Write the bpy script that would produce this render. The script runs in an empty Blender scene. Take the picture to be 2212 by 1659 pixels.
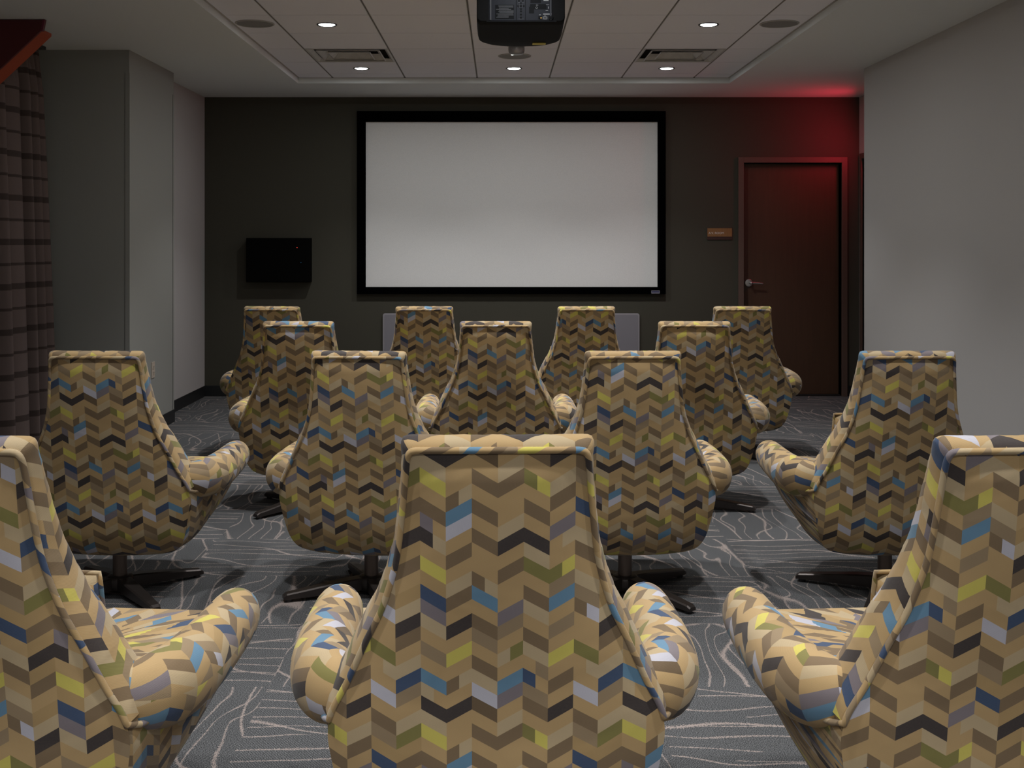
import bpy, bmesh, math, random
from mathutils import Vector, Matrix
random.seed(7)
PI = math.pi
C = bpy.context.scene.collection
EYE = 1.424
FPX = 2464.0

# ------------------------------------------------------------------ materials
def new_mat(name):
    m = bpy.data.materials.new(name); m.use_nodes = True
    nt = m.node_tree; b = nt.nodes['Principled BSDF']
    return m, nt, b

def N(nt, t, **kw):
    n = nt.nodes.new(t)
    for k, v in kw.items(): setattr(n, k, v)
    return n

def math_node(nt, op, a=None, b=None, c=None):
    n = nt.nodes.new('ShaderNodeMath'); n.operation = op
    for i, v in enumerate((a, b, c)):
        if v is None: continue
        if isinstance(v, (int, float)): n.inputs[i].default_value = v
        else: nt.links.new(v, n.inputs[i])
    return n.outputs[0]

def mix_col(nt, f, a, b):
    n = nt.nodes.new('ShaderNodeMix'); n.data_type = 'RGBA'
    for i, v in ((0, f), (6, a), (7, b)):
        if isinstance(v, (int, float)): n.inputs[i].default_value = v
        elif isinstance(v, tuple): n.inputs[i].default_value = v if len(v) == 4 else v + (1,)
        else: nt.links.new(v, n.inputs[i])
    return n.outputs[2]

def s2l(c):
    out = []
    for v in c:
        v /= 255.0
        out.append(v / 12.92 if v <= 0.04045 else ((v + 0.055) / 1.055) ** 2.4)
    return tuple(out)

def simple(name, col, rough=0.6, metal=0.0, bump=0.0, scale=200.0, spec=0.5, var=0.0):
    m, nt, b = new_mat(name)
    b.inputs['Base Color'].default_value = tuple(col) + (1,)
    b.inputs['Roughness'].default_value = rough
    b.inputs['Metallic'].default_value = metal
    b.inputs['Specular IOR Level'].default_value = spec
    if bump or var:
        tc = N(nt, 'ShaderNodeTexCoord'); no = N(nt, 'ShaderNodeTexNoise')
        no.inputs['Scale'].default_value = scale; no.inputs['Detail'].default_value = 3
        nt.links.new(tc.outputs['Object'], no.inputs['Vector'])
        if bump:
            bp = N(nt, 'ShaderNodeBump'); bp.inputs['Strength'].default_value = bump
            bp.inputs['Distance'].default_value = 0.002
            nt.links.new(no.outputs['Fac'], bp.inputs['Height']); nt.links.new(bp.outputs['Normal'], b.inputs['Normal'])
        if var:
            c1 = tuple(x * (1 - var) for x in col); c2 = tuple(min(1, x * (1 + var)) for x in col)
            nt.links.new(mix_col(nt, no.outputs['Fac'], c1, c2), b.inputs['Base Color'])
    return m

def emit(name, col, strength):
    m, nt, b = new_mat(name)
    b.inputs['Base Color'].default_value = (0.0, 0.0, 0.0, 1)
    b.inputs['Emission Color'].default_value = tuple(col) + (1,)
    b.inputs['Emission Strength'].default_value = strength
    return m

M = {}
M['wall_light'] = simple('pale_wall_paint', (0.47, 0.455, 0.45), 0.75, bump=0.25, scale=350)
M['wall_left'] = simple('grey_green_wall_paint', (0.30, 0.305, 0.285), 0.7, bump=0.2, scale=350)
M['wall_dark'] = simple('dark_taupe_wall_paint', (0.064, 0.060, 0.046), 0.8, bump=0.25, scale=350, spec=0.25)
M['ceil'] = simple('ceiling_paint', (0.70, 0.73, 0.74), 0.85, bump=0.12, scale=300)
M['base'] = simple('black_vinyl_base', (0.012, 0.013, 0.014), 0.45)
M['grid'] = simple('grid_metal', (0.36, 0.345, 0.34), 0.6)
M['slot'] = simple('grid_slot_dark', (0.08, 0.078, 0.075), 0.8)
M['vent'] = simple('vent_metal', (0.50, 0.49, 0.48), 0.45, var=0.2, scale=18)
M['black'] = simple('matte_black', (0.004, 0.004, 0.004), 0.9, spec=0.05)
M['velvet'] = simple('black_velvet', (0.0012, 0.0012, 0.0015), 1.0, spec=0.0)
M['spk'] = simple('speaker_mesh', (0.24, 0.235, 0.23), 0.7, bump=0.6, scale=900)
M['spk_rim'] = simple('speaker_rim', (0.40, 0.39, 0.38), 0.6)
M['trimring'] = simple('downlight_ring', (0.02, 0.02, 0.02), 0.3, metal=0.6)
M['lens'] = emit('downlight_lens', (0.93, 1.0, 0.96), 14.0)
M['bronze'] = simple('dark_bronze_metal', (0.055, 0.046, 0.043), 0.36, metal=0.6, bump=0.05, scale=90)
M['pole'] = simple('brushed_bronze_pole', (0.16, 0.125, 0.105), 0.38, metal=0.85)
M['glide'] = simple('black_plastic', (0.02, 0.02, 0.022), 0.4)
M['chrome'] = simple('satin_steel', (0.62, 0.61, 0.60), 0.28, metal=1.0)
M['frame'] = simple('brown_door_frame_paint', (0.115, 0.072, 0.058), 0.5)
M['panel'] = simple('light_grey_plastic', (0.235, 0.225, 0.255), 0.6)
M['panel_rim'] = simple('light_grey_plastic_rim', (0.33, 0.315, 0.345), 0.5)
M['plate'] = simple('beige_outlet_plastic', (0.50, 0.43, 0.36), 0.5)
M['cab'] = simple('black_cabinet', (0.002, 0.002, 0.002), 0.7, spec=0.05)
M['led_r'] = emit('red_indicator', (1, 0.08, 0.05), 1.0)
M['led_b'] = emit('blue_indicator', (0.05, 0.35, 0.7), 0.12)
M['led_y'] = emit('amber_indicator', (1, 0.6, 0.12), 0.9)
M['crimson'] = simple('shaded_red_lacquer', (0.085, 0.006, 0.008), 0.5)  # front board's low light put into a deeper red than the underside
M['orange'] = simple('orange_red_lacquer', (0.34, 0.052, 0.012), 0.55)
M['purple'] = simple('plum_edge_lacquer', (0.16, 0.012, 0.035), 0.5)
M['proj'] = simple('projector_casing', (0.004, 0.004, 0.0045), 0.7, spec=0.15, bump=0.1, scale=500)
M['proj_face'] = simple('projector_rear_plate', (0.014, 0.016, 0.023), 0.6, spec=0.2)
M['proj_lab_highlight'] = simple('projector_grey_print_highlight', (0.045, 0.047, 0.056), 0.6)  # grey of the print, also of the highlight painted down the plate's sides
M['proj_dark'] = simple('projector_dark_inset', (0.004, 0.0045, 0.006), 0.7, spec=0.15)
M['proj_white'] = simple('projector_white_print', (0.32, 0.32, 0.34), 0.6)
M['yellow'] = simple('yellow_sticker', (0.62, 0.52, 0.10), 0.6)
M['badge'] = simple('pale_badge', (0.30, 0.30, 0.36), 0.5)
M['badge_band'] = simple('navy_badge_band', (0.05, 0.05, 0.13), 0.5)
M['white_text'] = simple('sign_lettering', (0.75, 0.73, 0.70), 0.6)
M['tread'] = simple('door_gap_dark', (0.004, 0.003, 0.003), 0.9)
M['exit_red'] = emit('exit_red_letters', (1, 0.02, 0.03), 6)
M['exit_case'] = simple('exit_case', (0.5, 0.5, 0.5), 0.5)

def m_tile():
    m, nt, b = new_mat('acoustic_tile')
    g = N(nt, 'ShaderNodeNewGeometry'); n = N(nt, 'ShaderNodeTexNoise'); n.inputs['Scale'].default_value = 260
    n.inputs['Detail'].default_value = 4
    nt.links.new(g.outputs['Position'], n.inputs['Vector'])
    nt.links.new(mix_col(nt, n.outputs['Fac'], (0.74, 0.74, 0.80), (0.86, 0.86, 0.93)), b.inputs['Base Color'])
    b.inputs['Roughness'].default_value = 0.95; b.inputs['Specular IOR Level'].default_value = 0.1
    bp = N(nt, 'ShaderNodeBump'); bp.inputs['Strength'].default_value = 0.3; bp.inputs['Distance'].default_value = 0.002
    nt.links.new(n.outputs['Fac'], bp.inputs['Height']); nt.links.new(bp.outputs['Normal'], b.inputs['Normal'])
    return m
M['tile'] = m_tile()

def m_screen():
    m, nt, b = new_mat('screen_fabric')
    g = N(nt, 'ShaderNodeNewGeometry'); n = N(nt, 'ShaderNodeTexNoise'); n.inputs['Scale'].default_value = 330
    n.inputs['Detail'].default_value = 2
    nt.links.new(g.outputs['Position'], n.inputs['Vector'])
    nt.links.new(mix_col(nt, n.outputs['Fac'], (0.68, 0.68, 0.68), (0.98, 0.98, 0.98)), b.inputs['Base Color'])
    b.inputs['Roughness'].default_value = 0.8
    return m
M['screen'] = m_screen()

def m_wood(name, c1, c2, scale, axis):
    m, nt, b = new_mat(name)
    tc = N(nt, 'ShaderNodeTexCoord'); mp = N(nt, 'ShaderNodeMapping'); n = N(nt, 'ShaderNodeTexNoise')
    sc = [scale] * 3; sc[axis] = scale * 0.06
    mp.inputs['Scale'].default_value = sc
    n.inputs['Scale'].default_value = 1.0; n.inputs['Detail'].default_value = 5
    nt.links.new(tc.outputs['Object'], mp.inputs['Vector']); nt.links.new(mp.outputs[0], n.inputs['Vector'])
    nt.links.new(mix_col(nt, n.outputs['Fac'], c1, c2), b.inputs['Base Color'])
    b.inputs['Roughness'].default_value = 0.5
    return m
M['door'] = m_wood('door_veneer', (0.062, 0.030, 0.016), (0.090, 0.044, 0.024), 60, 2)
M['sign_wood'] = m_wood('sign_veneer', (0.20, 0.095, 0.03), (0.36, 0.19, 0.07), 160, 2)

def m_curtain():
    m, nt, b = new_mat('banded_curtain_cloth')
    g = N(nt, 'ShaderNodeNewGeometry'); sp = N(nt, 'ShaderNodeSeparateXYZ')
    nt.links.new(g.outputs['Position'], sp.inputs[0])
    z = sp.outputs['Z']
    P = 0.284
    # wide band and thin band each period
    f = math_node(nt, 'FRACT', math_node(nt, 'DIVIDE', math_node(nt, 'ADD', z, 0.06), P))
    wide = math_node(nt, 'LESS_THAN', math_node(nt, 'ABSOLUTE', math_node(nt, 'SUBTRACT', f, 0.25)), 0.070)
    thin = math_node(nt, 'LESS_THAN', math_node(nt, 'ABSOLUTE', math_node(nt, 'SUBTRACT', f, 0.75)), 0.032)
    band = math_node(nt, 'MAXIMUM', wide, thin)
    n = N(nt, 'ShaderNodeTexNoise'); n.inputs['Scale'].default_value = 500
    nt.links.new(g.outputs['Position'], n.inputs['Vector'])
    base = mix_col(nt, n.outputs['Fac'], (0.112, 0.084, 0.078), (0.160, 0.122, 0.114))
    dark = mix_col(nt, n.outputs['Fac'], (0.050, 0.037, 0.034), (0.070, 0.052, 0.047))
    nt.links.new(mix_col(nt, band, base, dark), b.inputs['Base Color'])
    b.inputs['Roughness'].default_value = 0.85; b.inputs['Specular IOR Level'].default_value = 0.15
    return m
M['curtain'] = m_curtain()

def m_carpet():
    m, nt, b = new_mat('patterned_carpet_tile')
    g = N(nt, 'ShaderNodeNewGeometry'); sp = N(nt, 'ShaderNodeSeparateXYZ')
    nt.links.new(g.outputs['Position'], sp.inputs[0])
    X, Y = sp.outputs['X'], sp.outputs['Y']
    T = 0.61
    ix = math_node(nt, 'FLOOR', math_node(nt, 'DIVIDE', math_node(nt, 'ADD', X, 0.13), T))
    iy = math_node(nt, 'FLOOR', math_node(nt, 'DIVIDE', Y, T))
    par = math_node(nt, 'FLOORED_MODULO', math_node(nt, 'ADD', ix, iy), 2.0)
    inv = math_node(nt, 'SUBTRACT', 1.0, par)
    a = math_node(nt, 'ADD', math_node(nt, 'MULTIPLY', X, inv), math_node(nt, 'MULTIPLY', Y, par))
    c = math_node(nt, 'ADD', math_node(nt, 'MULTIPLY', Y, inv), math_node(nt, 'MULTIPLY', X, par))
    cid = N(nt, 'ShaderNodeCombineXYZ'); nt.links.new(ix, cid.inputs[0]); nt.links.new(iy, cid.inputs[1])
    wn = N(nt, 'ShaderNodeTexWhiteNoise', noise_dimensions='3D'); nt.links.new(cid.outputs[0], wn.inputs['Vector'])
    off = math_node(nt, 'MULTIPLY', wn.outputs['Value'], 37.0)
    def field(sa, sc_, amp, dist):
        v = N(nt, 'ShaderNodeCombineXYZ')
        nt.links.new(math_node(nt, 'ADD', math_node(nt, 'MULTIPLY', a, sa), off), v.inputs[0])
        nt.links.new(math_node(nt, 'MULTIPLY', c, sc_), v.inputs[1]); nt.links.new(off, v.inputs[2])
        n = N(nt, 'ShaderNodeTexNoise'); n.inputs['Scale'].default_value = 1.0; n.inputs['Detail'].default_value = 1.0
        n.inputs['Distortion'].default_value = dist
        nt.links.new(v.outputs[0], n.inputs['Vector'])
        return math_node(nt, 'MULTIPLY', n.outputs['Fac'], amp)
    # two families of wandering lines, rougher in the quarter-turned tiles
    ampf = math_node(nt, 'ADD', 1.8, math_node(nt, 'MULTIPLY', par, 2.6))
    f1 = math_node(nt, 'MULTIPLY', field(2.2, 5.0, 1.0, 0.3), ampf)
    e = N(nt, 'ShaderNodeTexNoise'); e.inputs['Scale'].default_value = 230; e.inputs['Detail'].default_value = 2
    nt.links.new(g.outputs['Position'], e.inputs['Vector'])
    jag = math_node(nt, 'MULTIPLY', math_node(nt, 'SUBTRACT', e.outputs['Fac'], 0.5), 0.34)
    q = math_node(nt, 'ADD', math_node(nt, 'ADD', math_node(nt, 'DIVIDE', c, 0.072), f1), jag)
    l1 = math_node(nt, 'LESS_THAN', math_node(nt, 'ABSOLUTE', math_node(nt, 'SUBTRACT', math_node(nt, 'FRACT', q), 0.5)), 0.036)
    f2 = field(1.2, 2.4, 3.0, 0.3)
    q2 = math_node(nt, 'ADD', math_node(nt, 'ADD', math_node(nt, 'ADD', math_node(nt, 'DIVIDE', c, 0.21), math_node(nt, 'DIVIDE', a, 0.75)), f2), math_node(nt, 'MULTIPLY', jag, 0.5))
    l2 = math_node(nt, 'LESS_THAN', math_node(nt, 'ABSOLUTE', math_node(nt, 'SUBTRACT', math_node(nt, 'FRACT', q2), 0.5)), 0.022)
    # breaks in the fine family
    br = field(1.7, 9.0, 1.0, 0.0)
    l1 = math_node(nt, 'MULTIPLY', l1, math_node(nt, 'LESS_THAN', br, 0.60))
    line = math_node(nt, 'MAXIMUM', l1, l2)
    # speckled loop pile
    s = N(nt, 'ShaderNodeTexNoise'); s.inputs['Scale'].default_value = 420; s.inputs['Detail'].default_value = 2
    nt.links.new(g.outputs['Position'], s.inputs['Vector'])
    rp = N(nt, 'ShaderNodeValToRGB'); nt.links.new(s.outputs['Fac'], rp.inputs[0])
    rp.color_ramp.elements[0].position = 0.40; rp.color_ramp.elements[0].color = (0.006, 0.007, 0.008, 1)
    rp.color_ramp.elements[1].position = 0.62; rp.color_ramp.elements[1].color = (0.27, 0.275, 0.285, 1)
    # diagonal twill of the pile
    tw = math_node(nt, 'SINE', math_node(nt, 'MULTIPLY', math_node(nt, 'ADD', a, math_node(nt, 'MULTIPLY', c, 0.7)), 760.0))
    tw = math_node(nt, 'MULTIPLY', math_node(nt, 'ADD', tw, 1.0), 0.25)
    base = mix_col(nt, tw, rp.outputs[0], (0.016, 0.017, 0.020))
    nl = mix_col(nt, s.outputs['Fac'], (0.14, 0.115, 0.105), (0.56, 0.475, 0.44))
    nt.links.new(mix_col(nt, line, base, nl), b.inputs['Base Color'])
    b.inputs['Roughness'].default_value = 0.95; b.inputs['Specular IOR Level'].default_value = 0.1
    bp = N(nt, 'ShaderNodeBump'); bp.inputs['Strength'].default_value = 0.6; bp.inputs['Distance'].default_value = 0.003
    nt.links.new(s.outputs['Fac'], bp.inputs['Height']); nt.links.new(bp.outputs['Normal'], b.inputs['Normal'])
    return m
M['carpet'] = m_carpet()

CW, CH = 0.0497, 0.0283       # width of a chevron column, height of a band
PAL = dict(T=(180, 151, 106), t=(170, 142, 97), E=(184, 164, 130), U=(147, 127, 99), B=(121, 101, 76), D=(102, 84, 62), O=(126, 120, 66), Y=(204, 192, 94),
           K=(52, 46, 48), N=(52, 74, 106), L=(94, 134, 162), W=(188, 187, 198), G=(122, 114, 120))
# the woven repeat: 18 bands by 8 columns, two letters where a cell is split in half
REPEAT = """E E T T E T T B
O Y T B B OY E U
t T BE T T T B t
B BB L B T B T N
t GT W T E T G T
K KE T B K K TE E
t T B T T E T B
B Y T T B O OY T
T t E BE T T U E
t N B L T B L U
E G T T G E T BW
K E K B U T U T
B T T U T B T T
T U Y T EO E Y O
E T T B T TU T TE
N L BE E L NT B T
U ET T W G U T W
T K K D T B K T""".split(chr(10))
def m_fabric():
    m, nt, b = new_mat('chevron_upholstery')
    uv = N(nt, 'ShaderNodeUVMap'); uv.uv_map = 'UVMap'
    oi = N(nt, 'ShaderNodeObjectInfo')
    sp = N(nt, 'ShaderNodeSeparateXYZ'); nt.links.new(uv.outputs[0], sp.inputs[0])
    # where the repeat starts on each chair is kept in the object index: tenths of a column, tenths of a band
    code = oi.outputs['Object Index']
    uo = math_node(nt, 'MULTIPLY', math_node(nt, 'FLOOR', math_node(nt, 'DIVIDE', math_node(nt, 'ADD', code, 0.5), 200.0)), 0.1)
    vo = math_node(nt, 'MULTIPLY', math_node(nt, 'FLOORED_MODULO', code, 200.0), 0.1)
    u = math_node(nt, 'ADD', math_node(nt, 'DIVIDE', sp.outputs['X'], CW), math_node(nt, 'ADD', uo, 80.0))
    v = math_node(nt, 'ADD', math_node(nt, 'DIVIDE', sp.outputs['Y'], CH), vo)
    w = math_node(nt, 'SUBTRACT', v, math_node(nt, 'PINGPONG', u, 1.0))
    row = math_node(nt, 'FLOOR', w)
    idx = math_node(nt, 'FLOORED_MODULO', math_node(nt, 'SUBTRACT', 0.0, row), 18.0)
    f = math_node(nt, 'DIVIDE', math_node(nt, 'ADD', idx, 0.5), 18.0)
    half = math_node(nt, 'FLOORED_MODULO', math_node(nt, 'FLOOR', math_node(nt, 'MULTIPLY', u, 2.0)), 16.0)
    rows_ = [r.split() for r in REPEAT]
    def ramp(keys):
        rp = N(nt, 'ShaderNodeValToRGB'); rp.color_ramp.interpolation = 'CONSTANT'
        el = rp.color_ramp.elements
        for i, k_ in enumerate(keys):
            if i < 2: e = el[i]; e.position = i / 18
            else: e = el.new(i / 18)
            e.color = tuple(s2l(PAL[k_])) + (1,)
        nt.links.new(f, rp.inputs[0])
        return rp.outputs[0]
    colr = None
    for hc in range(16):
        keys = [r[hc // 2][0 if hc % 2 == 0 else -1] for r in rows_]
        if hc % 2 and keys == [r[hc // 2][0] for r in rows_]: r_ = last
        else: r_ = ramp(keys)
        last = r_
        if colr is None: colr = r_
        else: colr = mix_col(nt, math_node(nt, 'COMPARE', half, float(hc), 0.25), colr, r_)
    # woven twill: lighter and darker thread along a fine diagonal
    t = math_node(nt, 'SINE', math_node(nt, 'MULTIPLY', math_node(nt, 'ADD', sp.outputs['X'], math_node(nt, 'MULTIPLY', sp.outputs['Y'], 1.4)), 2600.0))
    t = math_node(nt, 'ADD', math_node(nt, 'MULTIPLY', t, 0.5), 0.5)
    hsv = N(nt, 'ShaderNodeHueSaturation'); nt.links.new(colr, hsv.inputs['Color'])
    nt.links.new(math_node(nt, 'ADD', 0.86, math_node(nt, 'MULTIPLY', t, 0.24)), hsv.inputs['Value'])
    nz = N(nt, 'ShaderNodeTexNoise'); nz.inputs['Scale'].default_value = 260; nt.links.new(uv.outputs[0], nz.inputs['Vector'])
    nt.links.new(mix_col(nt, math_node(nt, 'MULTIPLY', nz.outputs['Fac'], 0.10), hsv.outputs[0], (0.30, 0.22, 0.12)), b.inputs['Base Color'])
    b.inputs['Roughness'].default_value = 0.72; b.inputs['Specular IOR Level'].default_value = 0.3
    b.inputs['Sheen Weight'].default_value = 0.15
    wz = N(nt, 'ShaderNodeTexNoise'); wz.inputs['Scale'].default_value = 7; wz.inputs['Detail'].default_value = 2
    wz.inputs['Distortion'].default_value = 0.6; nt.links.new(uv.outputs[0], wz.inputs['Vector'])
    hgt = math_node(nt, 'ADD', math_node(nt, 'MULTIPLY', t, 0.02), math_node(nt, 'MULTIPLY', wz.outputs['Fac'], 1.0))
    bp = N(nt, 'ShaderNodeBump'); bp.inputs['Strength'].default_value = 0.55; bp.inputs['Distance'].default_value = 0.012
    nt.links.new(hgt, bp.inputs['Height']); nt.links.new(bp.outputs['Normal'], b.inputs['Normal'])
    return m
M['fabric'] = m_fabric()

# ------------------------------------------------------------------ mesh helpers
def link(name, me, mat=None, parent=None, loc=None):
    o = bpy.data.objects.new(name, me); C.objects.link(o)
    if mat is not None:
        for mm in (mat if isinstance(mat, list) else [mat]): me.materials.append(mm)
    if parent: o.parent = parent
    if loc: o.location = loc
    return o

class MB:
    def __init__(s): s.bm = bmesh.new()
    def box(s, x0, x1, y0, y1, z0, z1, mi=0):
        r = bmesh.ops.create_cube(s.bm, size=1.0)
        vs = r['verts']
        for v in vs:
            v.co = Vector(((x0 + x1) / 2 + v.co.x * (x1 - x0), (y0 + y1) / 2 + v.co.y * (y1 - y0), (z0 + z1) / 2 + v.co.z * (z1 - z0)))
        for f in {f for v in vs for f in v.link_faces}: f.material_index = mi
        return s
    def cyl(s, c, r, h, axis='Z', seg=32, r2=None, mi=0):
        rr = bmesh.ops.create_cone(s.bm, cap_ends=True, segments=seg, radius1=r, radius2=r if r2 is None else r2, depth=h)
        M4 = {'Z': Matrix.Identity(4), 'Y': Matrix.Rotation(-PI / 2, 4, 'X'), 'X': Matrix.Rotation(PI / 2, 4, 'Y')}[axis]
        for v in rr['verts']: v.co = (M4 @ v.co) + Vector(c)
        for f in {f for v in rr['verts'] for f in v.link_faces}: f.material_index = mi
        return s
    def poly_prism(s, pts, y0, y1, mi=0):    # pts in XZ
        a = [s.bm.verts.new((x, y0, z)) for x, z in pts]; b = [s.bm.verts.new((x, y1, z)) for x, z in pts]
        fs = [s.bm.faces.new(a), s.bm.faces.new(b[::-1])]
        n = len(pts)
        for i in range(n): fs.append(s.bm.faces.new((a[i], b[i], b[(i + 1) % n], a[(i + 1) % n])))
        for f in fs: f.material_index = mi
        return s
    def lathe(s, prof, c=(0, 0, 0), seg=48, closed=False, mi=0):   # prof (r,z)
        rings = []
        for r, z in prof:
            if r < 1e-6: rings.append([s.bm.verts.new((c[0], c[1], c[2] + z))])
            else: rings.append([s.bm.verts.new((c[0] + r * math.cos(2 * PI * i / seg), c[1] + r * math.sin(2 * PI * i / seg), c[2] + z)) for i in range(seg)])
        pairs = list(zip(rings, rings[1:])) + ([(rings[-1], rings[0])] if closed else [])
        for A, B in pairs:
            for i in range(seg):
                j = (i + 1) % seg
                if len(A) == 1 and len(B) == 1: continue
                if len(A) == 1: f = s.bm.faces.new((A[0], B[i], B[j]))
                elif len(B) == 1: f = s.bm.faces.new((A[i], B[0], A[j]))
                else: f = s.bm.faces.new((A[i], B[i], B[j], A[j]))
                f.material_index = mi; f.smooth = True
        return s
    def build(s, name, mat, parent=None, bevel=0.0, smooth=False, loc=None):
        bmesh.ops.recalc_face_normals(s.bm, faces=s.bm.faces)
        me = bpy.data.meshes.new(name)
        if bevel:
            bmesh.ops.bevel(s.bm, geom=[e for e in s.bm.edges if e.calc_face_angle(0) > 0.5], offset=bevel, segments=2, affect='EDGES', profile=0.6)
        if smooth:
            for f in s.bm.faces: f.smooth = True
        s.bm.to_mesh(me); s.bm.free()
        return link(name, me, mat, parent, loc)

def grid_mesh(name, P, UV, mat, parent=None, weld=True, flip=False):
    """P[i][j] points, UV[i][j]; every quad smooth."""
    bm = bmesh.new(); uvl = bm.loops.layers.uv.new('UVMap')
    V = [[bm.verts.new(p) for p in row] for row in P]
    for i in range(len(P) - 1):
        for j in range(len(P[0]) - 1):
            q = [(i, j), (i + 1, j), (i + 1, j + 1), (i, j + 1)]
            if flip: q = q[::-1]
            f = bm.faces.new([V[a][b] for a, b in q]); f.smooth = True
            for lp, (a, b) in zip(f.loops, q): lp[uvl].uv = UV[a][b]
    if weld: bmesh.ops.remove_doubles(bm, verts=bm.verts, dist=2e-5)
    bmesh.ops.dissolve_degenerate(bm, dist=1e-6, edges=bm.edges)
    bmesh.ops.recalc_face_normals(bm, faces=bm.faces)
    me = bpy.data.meshes.new(name); bm.to_mesh(me); bm.free()
    return link(name, me, mat, parent)

def empty(name, loc=(0, 0, 0), rz=0.0):
    o = bpy.data.objects.new(name, None); C.objects.link(o)
    o.empty_display_size = 0.1; o.location = loc; o.rotation_euler = (0, 0, rz)
    return o

def tag(o, label, cat, group=None):
    o['label'] = label; o['category'] = cat
    if group: o['group'] = group
    return o

def struct(o, label=None):
    o['kind'] = 'structure'
    if label: o['label'] = label
    return o

def dup_tree(o, parent=None):
    c = o.copy(); C.objects.link(c); c.parent = parent
    for ch in list(o.children): dup_tree(ch, c)
    return c

def smoothstep_interp(tab, x):
    """monotone-ish Catmull interpolation of a table [(x, a, b..)] sorted ascending"""
    n = len(tab)
    if x <= tab[0][0]: return tab[0][1:]
    if x >= tab[-1][0]: return tab[-1][1:]
    for i in range(n - 1):
        if tab[i][0] <= x <= tab[i + 1][0]: break
    x0, x1 = tab[i][0], tab[i + 1][0]; h = x1 - x0; t = (x - x0) / h
    out = []
    for k in range(1, len(tab[0])):
        y0, y1 = tab[i][k], tab[i + 1][k]; d = (y1 - y0) / h
        def slope(j):
            if j <= 0 or j >= n - 1:
                a = 0 if j <= 0 else n - 2
                return (tab[a + 1][k] - tab[a][k]) / (tab[a + 1][0] - tab[a][0])
            d0 = (tab[j][k] - tab[j - 1][k]) / (tab[j][0] - tab[j - 1][0]); d1 = (tab[j + 1][k] - tab[j][k]) / (tab[j + 1][0] - tab[j][0])
            return 0.0 if d0 * d1 <= 0 else 2 * d0 * d1 / (d0 + d1)
        m0, m1 = slope(i), slope(i + 1)
        out.append((2*t**3 - 3*t**2 + 1) * y0 + (t**3 - 2*t**2 + t) * h * m0 + (-2*t**3 + 3*t**2) * y1 + (t**3 - t**2) * h * m1)
    return tuple(out)

def text_mesh(name, body, size, mat, parent, loc, rot=(PI / 2, 0, 0), depth=0.0008):
    cu = bpy.data.curves.new(name + '_c', 'FONT'); cu.body = body; cu.size = size; cu.extrude = depth; cu.resolution_u = 3
    t = bpy.data.objects.new(name + '_t', cu); C.objects.link(t)
    dg = bpy.context.evaluated_depsgraph_get()
    me = bpy.data.meshes.new_from_object(t.evaluated_get(dg)); me.name = name
    bpy.data.objects.remove(t)
    o = link(name, me, mat, parent); o.location = loc; o.rotation_euler = rot
    return o

# ------------------------------------------------------------------ room
SOF = 2.779; TILE = 2.827
XL, XR = -3.36, 2.836
YB = 10.6
YR = -3.2
TX0, TX1, TY0, TY1 = -1.704, 1.954, -2.0, 9.675

struct(MB().box(-3.6, 5.0, YR - 0.15, YB + 0.3, -0.1, 0.0).build('floor', M['carpet']))
b = MB()
b.box(-3.6, TX0, YR - 0.15, YB + 0.15, SOF, SOF + 0.14); b.box(TX1, 5.0, YR - 0.15, YB + 0.15, SOF, SOF + 0.14)
b.box(TX0, TX1, TY1, YB + 0.15, SOF, SOF + 0.14); b.box(TX0, TX1, YR - 0.15, TY0, SOF, SOF + 0.14)
struct(b.build('ceiling', M['ceil']), 'painted ceiling border around the recessed tile grid')

# recessed tiles, each with a reveal edge
runs = [-1.411, -0.798, -0.186, 0.427, 1.039, 1.651]
cols = [TX0] + runs + [TX1]
tees = []
y = 9.462
while y > TY0: tees.append(y); y -= 0.6115
rows = [TY1] + tees + [TY0]
VENTS = [(0, 1, 1), (0, 5, 1)]
vent_cells = {(1, 2), (5, 2)}        # column index, row index (rows from the far end)
b = MB()
for ci in range(len(cols) - 1):
    for ri in range(len(rows) - 1):
        if (ci, ri) in vent_cells: continue
        xa, xb, ya, yb = cols[ci], cols[ci + 1], rows[ri + 1], rows[ri]
        b.box(xa + (0.0075 if ci else 0), xb - (0.0075 if ci < len(cols) - 2 else 0), ya + 0.0035, yb - 0.0035, TILE, TILE + 0.02)
struct(b.build('ceiling', M['tile']), 'acoustic tiles set in the recessed grid')
b = MB()
for x in runs:
    b.box(x - 0.0075, x - 0.0025, TY0, TY1, TILE + 0.001, TILE + 0.02)
    b.box(x + 0.0025, x + 0.0075, TY0, TY1, TILE + 0.001, TILE + 0.02)
    b.box(x - 0.0025, x + 0.0025, TY0, TY1, TILE + 0.008, TILE + 0.02, 1)
    b.box(x - 0.008, x - 0.002, TY1 - 0.02, TY1 - 0.002, TILE - 0.001, TILE + 0.004, 1)
    b.box(x + 0.002, x + 0.008, TY1 - 0.02, TY1 - 0.002, TILE - 0.001, TILE + 0.004, 1)
for yy in tees:
    b.box(TX0, TX1, yy - 0.0035, yy + 0.0035, TILE + 0.010, TILE + 0.0205, 1)
b.box(TX0, TX1, TY1 - 0.004, TY1 + 0.0, TILE - 0.003, TILE + 0.0, 0)
b.box(TX0, TX0 + 0.012, TY0, TY1, TILE - 0.003, TILE, 0); b.box(TX1 - 0.012, TX1, TY0, TY1, TILE - 0.003, TILE, 0)
struct(b.build('trim_1', [M['grid'], M['slot']]), 'slim grid runners between the acoustic tiles')
b = MB()
b.box(TX0 - 0.02, TX1 + 0.02, TY0 - 0.02, TY1 + 0.02, 3.08, 3.12)
b.box(TX0 - 0.03, TX0 - 0.001, TY0, TY1, SOF + 0.139, 3.08); b.box(TX1 + 0.001, TX1 + 0.03, TY0, TY1, SOF + 0.139, 3.08)
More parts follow.
